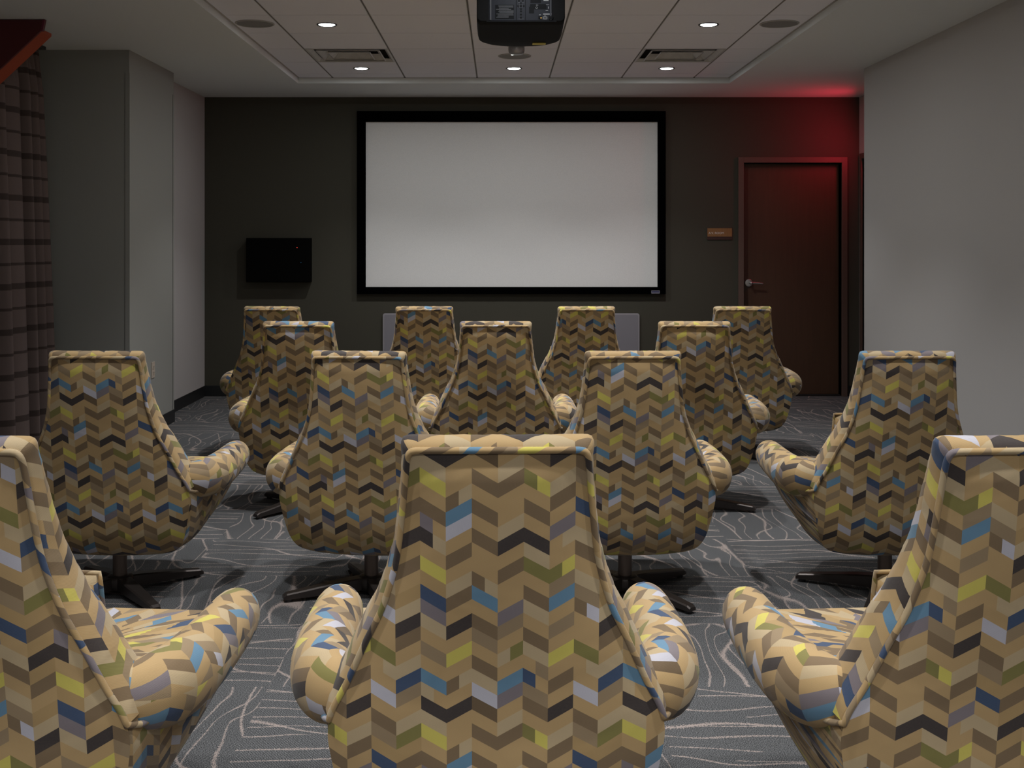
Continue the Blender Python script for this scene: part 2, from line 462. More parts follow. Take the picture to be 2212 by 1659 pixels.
b.box(TX0, TX1, TY1 + 0.001, TY1 + 0.03, SOF + 0.139, 3.08); b.box(TX0, TX1, TY0 - 0.03, TY0 - 0.001, SOF + 0.139, 3.08)
struct(b.build('ceiling', M['black']), 'void above the acoustic tiles')

# walls
DX0, DX1, DZ = 2.272, 3.182, 2.170        # clear door opening in the far wall
b = MB(); b.box(-3.6, DX0 - 0.0, YB, YB + 0.3, 0, SOF); b.box(DX1, 3.6, YB, YB + 0.3, 0, SOF); b.box(DX0, DX1, YB, YB + 0.3, DZ, SOF)
struct(b.build('wall_front', M['wall_dark']), 'dark taupe wall behind the projection screen')
b = MB(); b.box(-3.6, XL, YR, 8.0, 0, SOF)
b.box(-3.6, -2.736, 9.09, YB, 0, SOF)
struct(b.build('wall_left', M['wall_light']))
struct(MB().box(-3.6, -2.593, 8.0, 9.09, 0, SOF).build('wall_left_pier', M['wall_left']), 'grey pier jutting from the left wall')
struct(MB().box(XR, XR + 0.16, YR, 8.86, 0, SOF).build('wall_right', M['wall_light']))
b = MB()
SD0, SD1, SDZ = 9.58, 10.50, 2.20
b.box(3.347, 3.6, 8.70, SD0, 0, SOF); b.box(3.347, 3.6, SD1, YB, 0, SOF); b.box(3.347, 3.6, SD0, SD1, SDZ, SOF)
b.box(XR + 0.16, 3.347, 8.70, 8.86, 0, SOF)
struct(b.build('wall_alcove', M['wall_light']), 'side wall of the door alcove')
struct(MB().box(-3.6, 5.0, YR - 0.15, YR, 0, SOF).build('wall_rear', M['wall_light']))

# baseboards
bh = 0.100
def baseboard(name, segs):
    b = MB()
    for s in segs: b.box(*s[:4], 0, bh); b.box(*s[4:], 0, 0.012) if len(s) > 4 else None
    struct(b.build(name, M['base'], bevel=0.002))
baseboard('baseboard_front', [(-2.736, DX0 - 0.055, YB - 0.008, YB), (DX1 + 0.055, 3.347, YB - 0.008, YB)])
baseboard('baseboard_left', [(-2.736, -2.728, 9.098, YB - 0.008), (-2.735, -2.585, 9.09, 9.098), (-2.593, -2.585, 7.992, 9.09), (XL, -2.585, 7.992, 8.0),
                             (XL, XL + 0.008, YR, 7.992)])
baseboard('baseboard_right', [(XR - 0.008, XR, YR, 8.868), (XR, 3.339, 8.86, 8.868), (3.339, 3.347, 8.868, SD0 - 0.05)])

# corner guards on the pier
b = MB(); b.box(-2.622, -2.592, 7.9975, 8.0, 0.1, 2.616); b.box(-2.593, -2.5905, 7.9975, 8.028, 0.1, 2.616)
b.box(-2.6225, -2.6212, 7.9970, 7.9985, 0.1, 2.616, 1)
struct(b.build('trim_2', [M['wall_left'], M['slot']]), 'corner guard on the near edge of the pier')
b = MB(); b.box(-2.593, -2.5905, 9.062, 9.0925, 0.1, 2.604); b.box(-2.5915, -2.5900, 9.060, 9.0625, 0.1, 2.604, 1)
struct(b.build('trim_3', [M['wall_left'], M['slot']]), 'corner guard on the far edge of the pier')

# ---- doors
def door_front():
    r = empty('door_1', (0, 0, 0)); struct(r, 'closed brown veneer door under a red glow in the far wall')
    f = MB(); w = 0.051
    f.box(DX0 - w, DX0, YB - 0.018, YB + 0.11, 0, DZ + w); f.box(DX1, DX1 + w, YB - 0.018, YB + 0.11, 0, DZ + w)
    f.box(DX0, DX1, YB - 0.018, YB + 0.11, DZ, DZ + w)
    f.box(DX0, DX0 + 0.016, YB + 0.11, YB + 0.16, 0, DZ); f.box(DX1 - 0.016, DX1, YB + 0.11, YB + 0.16, 0, DZ); f.box(DX0, DX1, YB + 0.11, YB + 0.16, DZ - 0.016, DZ)
    f.build('door_frame', M['frame'], r, bevel=0.002)
    MB().box(DX0 + 0.004, DX1 - 0.004, YB + 0.075, YB + 0.109, 0.012, DZ - 0.004).build('door_leaf', M['door'], r, bevel=0.0015)
    MB().box(DX0, DX1, YB + 0.01, YB + 0.18, 0.0, 0.009).build('threshold', M['tread'], r)
    MB().box(DX0, DX1, YB + 0.17, YB + 0.30, 0.0, DZ).build('door_backing', M['tread'], r)
    hx, hz, hy = DX0 + 0.062, EYE - 86 * 10.66 / FPX, YB + 0.075
    h = empty('door_handle', (hx, hy, hz)); h.parent = r
    MB().cyl((0, -0.009, 0), 0.036, 0.018, 'Y', 40).build('rose', M['chrome'], h, bevel=0.004, smooth=True)
    b = MB(); b.cyl((0.012, -0.045, 0), 0.0115, 0.07, 'Y', 24)
    b.build('spindle', M['chrome'], h, smooth=True)
    P, UV = [], []
    for i in range(15):
        t = i / 14; x = 0.0 + 0.128 * t; yy = -0.068 + 0.004 * math.sin(PI * t); zz = -0.002 * t - 0.004 * t * t
        a_, c_ = 0.0125 - 0.0045 * t, 0.0085 - 0.003 * t
        if i == 0 or i == 14: a_ *= 0.05; c_ *= 0.05
        P.append([(x, yy + c_ * math.cos(2 * PI * k / 16), zz + a_ * math.sin(2 * PI * k / 16)) for k in range(17)]); UV.append([(0, 0)] * 17)
    grid_mesh('lever', P, UV, M['chrome'], h)
    return r
door_front()
def door_side():
    r = empty('door_2', (0, 0, 0)); struct(r, 'dark door frame in the alcove side wall')
    f = MB(); w = 0.05
    f.box(3.332, 3.45, SD1 - 0.0, SD1 + w, 0, SDZ + w); f.box(3.332, 3.45, SD0 - w, SD0, 0, SDZ + w); f.box(3.332, 3.45, SD0, SD1, SDZ, SDZ + w)
    f.build('door_frame', M['frame'], r, bevel=0.002)
    MB().box(3.42, 3.46, SD0, SD1, 0.01, SDZ).build('door_leaf', M['door'], r)
door_side()

# ---- projection screen
r = tag(empty('projection_screen', (0.113, YB, 0.95)), 'wide white projection screen in a black frame on the dark far wall', 'projection screen')
def child(o, parent):
    o.parent = parent; o.matrix_parent_inverse = Matrix.Translation(parent.location).inverted() if parent.parent is None else o.matrix_parent_inverse
    return o
fx0, fx1, fz0, fz1 = -1.3145, 1.5414, 0.953, 2.644
ix0, ix1, iz0, iz1 = -1.2350, 1.4687, 1.0170, 2.5460
b = MB(); yf, yw = 10.545, 10.598
b.box(fx0, ix0, yf, yw, fz0, fz1); b.box(ix1, fx1, yf, yw, fz0, fz1); b.box(ix0, ix1, yf, yw, iz1, fz1); b.box(ix0, ix1, yf, yw, fz0, iz0)
child(b.build('frame', M['velvet']), r)
child(MB().box(ix0, ix1, 10.575, 10.59, iz0, iz1).build('screen_surface', M['screen']), r)
bx0, bx1 = (1407 - 1078) * yf / FPX, (1425 - 1078) * yf / FPX
bz0, bz1 = EYE - (634.0 - 525) * yf / FPX, EYE - (627.5 - 525) * yf / FPX
bd = child(MB().box(bx0, bx1, yf - 0.002, yf, bz0, bz1).build('badge', M['badge']), r)
bb = MB()
bb.box(bx0 + 0.003, bx1 - 0.003, yf - 0.0026, yf - 0.0018, bz0 + 0.0085, bz1 - 0.005)
o = bb.build('badge_band', M['badge_band']); o.parent = bd

# ---- black wall cabinet
r = tag(empty('wall_cabinet', (-2.04, YB, 1.06)), 'black wall box with a tiny red light, left of the screen', 'equipment box')
cx0, cx1 = -2.325, -1.738; cz0, cz1 = EYE - 85 * 10.48 / FPX, EYE + 11 * 10.48 / FPX
child(MB().box(cx0, cx1, 10.48, 10.6, cz0, cz1).build('body', M['cab'], bevel=0.006), r)
child(MB().box(cx0 + 0.004, cx1 - 0.004, 10.472, 10.480, cz0 + 0.004, cz1 - 0.004).build('door', M['cab'], bevel=0.003), r)
def led(px, py, m, nm):
    o = MB().cyl(((px - 1078) * 10.47 / FPX, 10.471, EYE - (py - 525) * 10.47 / FPX), 0.004, 0.003, 'Y', 16).build(nm, m)
    child(o, r); return o
led(641.6, 535, M['led_r'], 'indicator_light')['label'] = 'red indicator light'
led(650, 567, M['led_b'], 'indicator_light')['label'] = 'dim blue indicator light'

# ---- low panels on the wall under the screen
def rounded_rect(x0, x1, z0, z1, rad, n=6):
    pts = []
    for cx, cz, a0 in ((x1 - rad, z1 - rad, 0), (x0 + rad, z1 - rad, 90), (x0 + rad, z0 + rad, 180), (x1 - rad, z0 + rad, 270)):
        for i in range(n + 1):
            a = math.radians(a0 + 90 * i / n); pts.append((cx + rad * math.cos(a), cz + rad * math.sin(a)))
    return pts
for x0, side, lab in ((-1.077, 1, 'pale grey rounded panel low on the far wall, under the screen\'s left half'),
                      (1.302, -1, 'pale grey rounded panel low on the far wall, under the screen\'s right half')):
    xa, xb = (x0, x0 + 0.56) if side > 0 else (x0 - 0.56, x0)
    r = tag(empty('wall_panel', ((xa + xb) / 2, YB, 0.22)), lab, 'wall panel', 'pale panels under the screen')
    zt, zb = 0.772, 0.22
    child(MB().poly_prism(rounded_rect(xa, xb, zb, zt, 0.02), 10.575, 10.6).build('rim', M['panel_rim']), r)
    child(MB().poly_prism(rounded_rect(xa + 0.013, xb - 0.013, zb + 0.013, zt - 0.013, 0.012), 10.572, 10.576).build('face', M['panel']), r)

# ---- room sign
sy = 10.588
sx0, sx1 = (1527.5 - 1078) * sy / FPX, (1582.0 - 1078) * sy / FPX
sz1, sz0 = EYE + 33 * sy / FPX, EYE + 6.8 * sy / FPX
r = tag(empty('room_sign', ((sx0 + sx1) / 2, YB, sz0)), 'small wood-veneer A.V. ROOM sign beside the brown door', 'sign')
zm = sz0 + (sz1 - sz0) * 0.27
child(MB().box(sx0, sx1, sy + 0.002, YB, sz0, sz1).build('back_plate', simple('sign_dark_plate', (0.05, 0.022, 0.018), 0.5), bevel=0.003), r)
child(MB().box(sx0 + 0.003, sx1 - 0.003, sy, sy + 0.004, zm, sz1 - 0.004).build('wood_face', M['sign_wood']), r)
t = text_mesh('lettering', 'A.V. ROOM', 0.0285, M['white_text'], None, (sx0 + 0.014, sy - 0.0006, sz1 - 0.058)); child(t, r)

# ---- exit sign hidden in the alcove, gives the red glow
r = tag(empty('exit_sign', (3.347, 10.11, 2.33)), 'lit red EXIT sign over the dark door frame in the alcove', 'sign')
child(MB().box(3.317, 3.346, 9.96, 10.27, 2.325, 2.52).build('case', M['exit_case'], bevel=0.004), r)
t = text_mesh('lettering', 'EXIT', 0.165, M['exit_red'], None, (3.3165, 10.25, 2.365), rot=(PI / 2, 0, -PI / 2)); child(t, r)

# ---- outlet on the pier
ox = -2.593; oy = 8.54; oz = EYE - 274 * 8.54 / FPX
r = tag(empty('wall_outlet', (ox, oy, oz)), 'beige power outlet low on the grey pier', 'outlet')
child(MB().box(ox, ox + 0.006, oy - 0.037, oy + 0.037, oz - 0.06, oz + 0.06).build('cover_plate', M['plate'], bevel=0.002), r)
b = MB()
for dz in (0.022, -0.022): b.box(ox + 0.005, ox + 0.009, oy - 0.017, oy + 0.017, oz + dz - 0.014, oz + dz + 0.014)
sk = child(b.build('socket', M['plate'], bevel=0.0015), r)
for dz in (0.022, -0.022):
    for dy in (-0.007, 0.007):
        o = MB().box(ox + 0.0085, ox + 0.0095, oy + dy - 0.001, oy + dy + 0.001, oz + dz - 0.005, oz + dz + 0.006).build('slot', M['black']); o.parent = sk

# ---- slanted red bulkhead
def pxw(px, py, Y): return ((px - 1078) * Y / FPX, EYE - (py - 525) * Y / FPX)
r = tag(empty('slanted_panel', (-3.0, 7.0, 2.6)), 'red and orange slanted panel at the ceiling in front of the curtain', 'ceiling panel')
Yn, Yf = 6.90, 7.08
p_top = (pxw(94, 53, Yn)[0], SOF)
p_dn = pxw(0, 148, Yn)
sl = (p_dn[1] - (p_top[1])) / (p_dn[0] - p_top[0])
xo = XL + 0.002
slopev = (EYE + 2.0)
A = pxw(87, 67, Yn); B = pxw(0, 148, Yn); k = (B[1] - A[1]) / (B[0] - A[0])
pts = [(A[0], A[1]), (A[0] + 0.016, A[1] + 0.0), (A[0] + 0.03, SOF - 0.004), (xo, SOF - 0.004), (xo, A[1] + k * (xo - A[0]))]
child(MB().poly_prism(pts, Yn, Yn + 0.02).build('face_board', M['crimson']), r)
off = 0.012
pts2 = [(A[0] - 0.003, A[1] + 0.0), (A[0] - 0.003, A[1] + off * 1.4), (xo, A[1] + k * (xo - A[0]) + off * 1.4), (xo, A[1] + k * (xo - A[0]))]
child(MB().poly_prism(pts2, Yn + 0.02, Yf).build('underside_board', M['orange']), r)
pts3 = [(A[0] + 0.016, A[1] + 0.0), (A[0] + 0.03, SOF - 0.004), (A[0] + 0.018, SOF - 0.004), (A[0] + 0.004, A[1])]
child(MB().poly_prism(pts3, Yn - 0.006, Yn).build('edge_strip', M['purple']), r)

PANEL_Z = lambda x: A[1] + k * (x - A[0])
# ---- curtain
def curtain():
    r = tag(empty('curtain', (-3.12, 5.6, 0.0)), 'floor-length mauve-brown curtain with dark bands along the left wall', 'curtain')
    P, UV = [], []
    NV = 60
    y0, y1 = 5.2, 7.86
    samples = []
    NS = 560
    rnd = random.Random(3)
    widths = []; acc = y1
    first = [0.15, 0.10, 0.08, 0.30, 0.14, 0.30, 0.2]
    while acc > y0:
        w = first.pop(0) if first else rnd.uniform(0.12, 0.24)
        widths.append((acc - w, acc, rnd.uniform(0.75, 1.25))); acc -= w
    for j in range(NV + 1):
        t = j / NV; z = 0.015 + (SOF - 0.035 - 0.015) * t
        row, ur = [], []
        top = max(0.0, (t - 0.90) / 0.10)
        for i in range(NS + 1):
            s = i / NS; yy = y1 - (y1 - y0) * s
            for (a_, b_, am) in widths:
                if a_ <= yy <= b_: break
            ph = (yy - a_) / (b_ - a_)
            fold = abs(math.sin(PI * ph)) ** 0.8
            amp = 0.105 * am * (1 - 0.55 * top) * (0.8 + 0.2 * (1 - t))
            x = -3.20 + amp * (fold * 1.0) + 0.012 * math.sin(yy * 9 + 1.5 * t)
            if top > 0:   # pinch pleats
                x += 0.02 * math.sin(yy * 2 * PI / 0.047) * top
            lead = max(0.0, 1 - s / 0.22)
            yy2 = yy + 0.015 * math.sin(3 * t + i * 0.01) - lead * 0.03 * t
            x += 0.09 * (1 - t) * (0.4 + 0.6 * lead)
            if t > 0.9: x -= 0.0
            zc = z
            if yy2 < 7.11: zc = 0.015 + (min(SOF - 0.035, PANEL_Z(x - 0.005) - 0.012) - 0.015) * t
            row.append((x, yy2, zc)); ur.append((s, t))
        P.append(row); UV.append(ur)
    o = grid_mesh('cloth', P, UV, M['curtain'])
    sm = o.modifiers.new('thick', 'SOLIDIFY'); sm.thickness = 0.003
    child(o, r)
    b = MB(); b.box(-3.19, -3.13, 7.12, y1 + 0.02, SOF - 0.022, SOF); child(b.build('curtain_track', M['glide']), r)
    return r
curtain()

# ------------------------------------------------------------------ ceiling fittings
LIGHTS = []
def make_downlight():
    r = empty('recessed_downlight')
    MB().lathe([(0.0525, 0.0), (0.0655, 0.0), (0.0655, -0.004), (0.0635, -0.0055), (0.0525, -0.003)], closed=True).build('trim_ring', M['trimring'], r)
    MB().lathe([(0.0, -0.0060), (0.03, -0.0058), (0.048, -0.0045), (0.0525, -0.0020), (0.0525, 0.0), (0.0, 0.0)]).build('lens', M['lens'], r)
    return r
dl = make_downlight()
first = True
spots = []
for ri, yy in enumerate([9.156, 7.322, 5.487, 3.653, 1.818, -0.016, -1.70]):
    for ci, xx in enumerate((-1.105, 0.120, 1.345)):
        if ri == 1 and ci == 1: pass
        spots.append((ri, ci, xx, yy))
names = {(0, 0): 'glowing downlight before the left ceiling vent, above the screen\'s left edge', (0, 1): 'glowing downlight behind the round speaker, central above the screen',
         (0, 2): 'glowing downlight beyond the right ceiling vent, above the screen\'s right edge', (1, 0): 'large glowing downlight nearest the left round speaker',
         (1, 2): 'large glowing downlight nearest the right round speaker', (1, 1): 'glowing downlight hidden behind the projector'}
names[(0, 0)] = 'glowing downlight beyond the left ceiling vent, above the screen\'s left edge'
for ri, ci, xx, yy in spots:
    LIGHTS.append((ri, ci, xx, yy))
    if (ri, ci) not in names or (ri, ci) == (1, 1): continue
    o = dl if first else dup_tree(dl); first = False
    o.location = (xx, yy, TILE); tag(o, names[(ri, ci)], 'ceiling light', 'recessed downlights in the tile grid')

def make_speaker():
    r = empty('ceiling_speaker')
    MB().lathe([(0.114, 0.0), (0.124, 0.0), (0.124, -0.004), (0.118, -0.007), (0.114, -0.005)], closed=True).build('rim', M['spk_rim'], r)
    MB().lathe([(0, -0.0062), (0.06, -0.006), (0.108, -0.005), (0.114, -0.003), (0.114, 0.0), (0, 0.0)]).build('grille', M['spk'], r)
    return r
sp0 = make_speaker()
for i, (xx, yy, lab) in enumerate(((-1.560, 7.285, 'round grey ceiling speaker in the left edge tiles'), (1.792, 7.29, 'round grey ceiling speaker in the right edge tiles'),
                                   (0.117, 8.55, 'round grey ceiling speaker just beyond the projector'))):
    o = sp0 if i == 0 else dup_tree(sp0)
    o.location = (xx, yy, TILE); tag(o, lab, 'speaker', 'round ceiling speakers')

def make_vent():
    r = empty('air_vent')
    h = 0.302
    def ring(b, h1, z1, h2, z2, th=0.0015):
        q = [(-1, -1), (1, -1), (1, 1), (-1, 1)]
        for k in range(4):
            a, c = q[k], q[(k + 1) % 4]
            vs = [b.bm.verts.new((a[0] * h1, a[1] * h1, z1)), b.bm.verts.new((c[0] * h1, c[1] * h1, z1)), b.bm.verts.new((c[0] * h2, c[1] * h2, z2)), b.bm.verts.new((a[0] * h2, a[1] * h2, z2))]
            b.bm.faces.new(vs)
    b = MB(); ring(b, h, -0.001, 0.287, -0.001); ring(b, 0.287, -0.001, 0.262, 0.022); ring(b, h, -0.001, h, 0.03)
    b.build('frame', M['vent'], r)
    for (h1, z1, h2, z2) in ((0.236, -0.001, 0.185, 0.045), (0.160, -0.002, 0.105, 0.045)):
        b = MB(); ring(b, h1, z1, h2, z2); ring(b, h1, z1, h1 - 0.008, z1 - 0.002)
        o = b.build('louver', M['vent'], r)
    MB().box(-h, h, -h, h, 0.14, 0.15).box(-h, -h + 0.004, -h, h, 0.03, 0.15).box(h - 0.004, h, -h, h, 0.03, 0.15).box(-h, h, -h, -h + 0.004, 0.03, 0.15).box(-h, h, h - 0.004, h, 0.03, 0.15).build('plenum_box', M['slot'], r)
    return r
v0 = make_vent()
for i, (xx, lab) in enumerate((((-1.411 - 0.798) / 2, 'square stepped air vent in the tile grid, left'), ((1.039 + 1.651) / 2, 'square stepped air vent in the tile grid, right'))):
    o = v0 if i == 0 else dup_tree(v0)
    o.location = (xx, (rows[2] + rows[3]) / 2, TILE); tag(o, lab, 'air vent', 'square ceiling vents')

# glass strobe dome behind projector
r = tag(empty('ceiling_strobe', (0.122, 8.0, TILE)), 'small clear dome strobe hanging just below the projector\'s front edge', 'alarm light')
gl, nt, bs = new_mat('clear_dome_plastic')
bs.inputs['Transmission Weight'].default_value = 0.9; bs.inputs['Roughness'].default_value = 0.06; bs.inputs['IOR'].default_value = 1.45
bs.inputs['Base Color'].default_value = (0.75, 0.73, 0.74, 1)
MB().lathe([(0.0, 0), (0.07, 0), (0.07, -0.02), (0.060, -0.026), (0.0, -0.026)]).build('base', M['exit_case'], r)
MB().lathe([(0.057, -0.026), (0.058, -0.05), (0.054, -0.068), (0.042, -0.080), (0.02, -0.084), (0.0, -0.085), (0.0, -0.082), (0.04, -0.077), (0.051, -0.066), (0.055, -0.05), (0.054, -0.026)], seg=40).build('dome', gl, r)
MB().lathe([(0.0, -0.026), (0.036, -0.03), (0.04, -0.055), (0.028, -0.066), (0.0, -0.062)], seg=10).build('reflector', M['chrome'], r)

# ------------------------------------------------------------------ projector
def projector():
    PX = 0.111; r = tag(empty('projector', (PX, 6.0, 2.55)), 'black video projector hung from the ceiling, seen from behind and below', 'projector')
    sec = []   # (y, halfwidth, z bottom, z top)
    for (yy, hw, zb, zt) in ((5.80, 0.2200, EYE + 1.131, 2.742), (5.803, 0.2245, EYE + 1.126, 2.746), (5.88, 0.2255, EYE + 1.122, 2.748), (6.00, 0.226, EYE + 1.114, 2.748), (6.15, 0.2255, EYE + 1.104, 2.746),
                             (6.225, 0.222, EYE + 1.099, 2.742), (6.250, 0.212, EYE + 1.0975, 2.738), (6.30, 0.165, EYE + 1.0930, 2.732), (6.325, 0.10, EYE + 1.0915, 2.726), (6.333, 0.03, EYE + 1.0915, 2.72)):
        pts = rounded_rect(-hw, hw, zb, zt, 0.022 if hw > 0.05 else 0.012, 5)
        sec.append([(PX + x, yy, z) for x, z in pts] + [(PX + pts[0][0], yy, pts[0][1])])
    bm = bmesh.new()
    V = [[bm.verts.new(p) for p in s[:-1]] for s in sec]
    n = len(V[0])
    for i in range(len(V) - 1):
        for j in range(n):
            f = bm.faces.new((V[i][j], V[i][(j + 1) % n], V[i + 1][(j + 1) % n], V[i + 1][j])); f.smooth = True
    bm.faces.new(V[0]); bm.faces.new(V[-1][::-1])
    bmesh.ops.recalc_face_normals(bm, faces=bm.faces)
    me = bpy.data.meshes.new('casing'); bm.to_mesh(me); bm.free()
    child(link('casing', me, M['proj']), r)
    Y0 = 5.80
    def w(px, py, Y=Y0): return ((px - 1078) * Y / FPX, EYE - (py - 525) * Y / FPX)
    def rect(b, x0, y0, x1, y1, d=0.001, dd=0.001, mi=0):
        a = w(x0, y0); c = w(x1, y1); b.box(min(a[0], c[0]), max(a[0], c[0]), Y0 - d - dd, Y0 - d, min(a[1], c[1]), max(a[1], c[1]), mi)
    def cr(cx, cy): return 980 + cx * 0.13562, cy * 0.13562
    def rc(b, x0, y0, x1, y1, d=0.001, dd=0.001, mi=0):
        a = cr(x0, y0); c = cr(x1, y1); rect(b, a[0], a[1], c[0], c[1], d, dd, mi)
    b = MB(); rc(b, 560, -200, 1565, 325, 0.0, 0.002); rear = child(b.build('rear_plate', M['proj_face'], bevel=0.0006), r)
    def sub(nm, m, fn, par=rear):
        b = MB(); fn(b); o = b.build(nm, m); o.parent = par; o.matrix_parent_inverse = Matrix.Translation(r.location).inverted()@Matrix.Identity(4) if False else Matrix.Identity(4)
        return o
    for xa, xb in ((992, 1004), (1138, 1148)): sub('seam', M['proj_dark'], lambda b: rc(b, xa, -200, xb, 322, 0.002, 0.0006))
    for xa, xb in ((575, 600), (1540, 1556)): sub('side_highlight', M['proj_lab_highlight'], lambda b: rc(b, xa, -200, xb, 322, 0.002, 0.004))  # highlight along both side edges, painted as lighter grey strips
    sub('label_plate', M['proj_dark'], lambda b: rc(b, 660, 80, 962, 305, 0.002, 0.0003))
    def f_lines(b):
        rr = random.Random(5)
        for k in range(11):
            y_ = 92 + k * 18; x_ = 672 + rr.randint(0, 60)
            rc(b, x_, y_, 955 - rr.choice((0, 0, 5, 40, 80)), y_ + 9, 0.0023, 0.0003)
    sub('label_print', M['proj_lab_highlight'], f_lines)
    # control ring and buttons
    def f_btn(b):
        cx, cz = w(*cr(1071, 97))
        for k in range(4):
            a = k * PI / 2
            b.cyl((cx + 0.0145 * math.cos(a), Y0 - 0.003, cz + 0.0145 * math.sin(a)), 0.0052, 0.003, 'Y', 4)
        b.cyl((cx, Y0 - 0.003, cz), 0.005, 0.003, 'Y', 16)
        for yy in (185, 232, 280, -60):
            p = w(*cr(1071, yy)); b.cyl((p[0], Y0 - 0.003, p[1]), 0.0052, 0.003, 'Y', 20)
        for xx in (1040, 1102): rc(b, xx - 12, -10, xx + 12, 25, 0.002, 0.002)
    sub('button', M['proj_dark'], f_btn)
    def f_ring(b):
        cx, cz = w(*cr(1071, 97)); 
        for k in range(24):
            a = 2 * PI * k / 24; b.box(cx + 0.010 * math.cos(a) - 0.0009, cx + 0.010 * math.cos(a) + 0.0009, Y0 - 0.0035, Y0 - 0.002, cz + 0.010 * math.sin(a) - 0.0009, cz + 0.010 * math.sin(a) + 0.0009)
    sub('button_ring', M['proj_lab_highlight'], f_ring)
    for xc, yy, hw in ((1071, 207, 14), (1071, 257, 18), (1071, 304, 42), (1104, 40, 14), (1041, 40, 13)):
        sub('button_print', M['proj_lab_highlight'], lambda b: rc(b, xc - hw, yy - 3, xc + hw, yy + 3, 0.002, 0.0004))
    # right connector field
    sub('connector_recess', M['proj_dark'], lambda b: (rc(b, 1215, 65, 1480, 150, 0.002, 0.0005), rc(b, 1200, 110, 1280, 215, 0.002, 0.0006), rc(b, 1222, -60, 1390, 50, 0.002, 0.001)))
    def f_pr(b):
        cx, cz = w(*cr(1322, 125))
        for k in range(18):
            a = 2 * PI * k / 18; b.box(cx + 0.0045 * math.cos(a) - 0.0007, cx + 0.0045 * math.cos(a) + 0.0007, Y0 - 0.0035, Y0 - 0.0024, cz + 0.0045 * math.sin(a) - 0.0007, cz + 0.0045 * math.sin(a) + 0.0007)
        pass
    sub('power_mark', M['proj_white'], f_pr)
    for q in ((1425, 218, 1530, 234), (1432, 0, 1510, 16), (1506, 105, 1514, 140), (1546, 212, 1560, 236), (1465, 165, 1503, 173), (1310, 80, 1345, 86), (1470, 74, 1520, 79), (1360, 234, 1388, 242), (1440, 250, 1470, 256)):
        sub('connector_print', M['proj_white'], lambda b: rc(b, *q, 0.002, 0.0006))
    sub('control_port', M['proj_white'], lambda b: (rc(b, 1420, 268, 1490, 276, 0.002, 0.002), rc(b, 1420, 300, 1490, 308, 0.002, 0.002), rc(b, 1420, 268, 1428, 308, 0.002, 0.002), rc(b, 1482, 268, 1490, 308, 0.002, 0.002)))
    sub('network_port', M['proj_dark'], lambda b: rc(b, 1348, 258, 1402, 302, 0.002, 0.003))
    sub('round_port', M['proj_dark'], lambda b: rc(b, 1512, 262, 1578, 312, 0.002, 0.005))
    sub('port_light', M['led_y'], lambda b: rc(b, 1383, 280, 1399, 297, 0.0052, 0.0005))
    # rail above the underside lip
    sub('bottom_rail', M['proj_dark'], lambda b: rc(b, 520, 325, 1640, 350, -0.0005, 0.003), rear)
    # yellow sticker on the underside, near the front
    ym = 6.285
    xa, xb = (1150.0 - 1078) * ym / FPX, (1178.5 - 1078) * ym / FPX
    b = MB(); bmv = b.bm
    za = EYE + 1.0956; b.box(xa, xb, 6.245, 6.292, za - 0.0030, za + 0.001)
    child(b.build('warning_sticker', M['yellow']), r)
    b = MB(); b.box(PX - 0.148, PX - 0.146, 5.83, 6.24, EYE + 1.0940, EYE + 1.115); b.box(PX + 0.150, PX + 0.152, 5.83, 6.24, EYE + 1.0940, EYE + 1.115)
    b = MB()
    b.cyl((PX, 6.02, 2.79), 0.02, 0.09, 'Z', 24); b.box(PX - 0.08, PX + 0.08, 5.93, 6.11, 2.744, 2.752); b.box(PX - 0.06, PX + 0.06, 5.96, 6.08, 2.820, 2.827)
    child(b.build('ceiling_mount', M['proj']), r)
    return r
projector()

# ------------------------------------------------------------------ lounge chair
YOFF = 0.28       # the column stands this far ahead of the rear top edge
BACK = [  # z, half width, y', convexity
    (0.205, 0.075, 0.275, 0.010), (0.212, 0.165, 0.222, 0.02), (0.225, 0.232, 0.182, 0.026), (0.248, 0.278, 0.150, 0.030), (0.285, 0.303, 0.126, 0.032), (0.33, 0.318, 0.112, 0.032), (0.38, 0.330, 0.102, 0.030), (0.43, 0.338, 0.095, 0.028),
    (0.465, 0.332, 0.090, 0.026), (0.54, 0.295, 0.078, 0.024), (0.62, 0.258, 0.063, 0.022), (0.70, 0.220, 0.047, 0.022), (0.80, 0.192, 0.029, 0.020),
    (0.89, 0.181, 0.015, 0.018), (0.95, 0.175, 0.007, 0.016), (0.982, 0.172, 0.003, 0.012), (0.991, 0.1695, 0.0012, 0.010), (0.997, 0.164, 0.0005, 0.009), (0.999, 0.154, 0.0, 0.008)]
BACK = [((0.43 - (0.43 - q[0]) * 1.18) if q[0] < 0.43 else q[0],) + q[1:] for q in BACK]
ZB, ZT = BACK[0][0], BACK[-1][0]
def bk(z): return smoothstep_interp(BACK, z)
def zlist():
    zs = []
    for i in range(len(BACK) - 1):
        n = 2 if BACK[i + 1][0] - BACK[i][0] < 0.04 else 6
        for k in range(n): zs.append(BACK[i][0] + (BACK[i + 1][0] - BACK[i][0]) * k / n)
    zs.append(ZT); return zs
def back_pt(s, z, off=0.0):
    hw, y, cv = bk(z)
    return Vector((s * hw, y + cv * abs(s) ** 2.6 - off - YOFF, z))

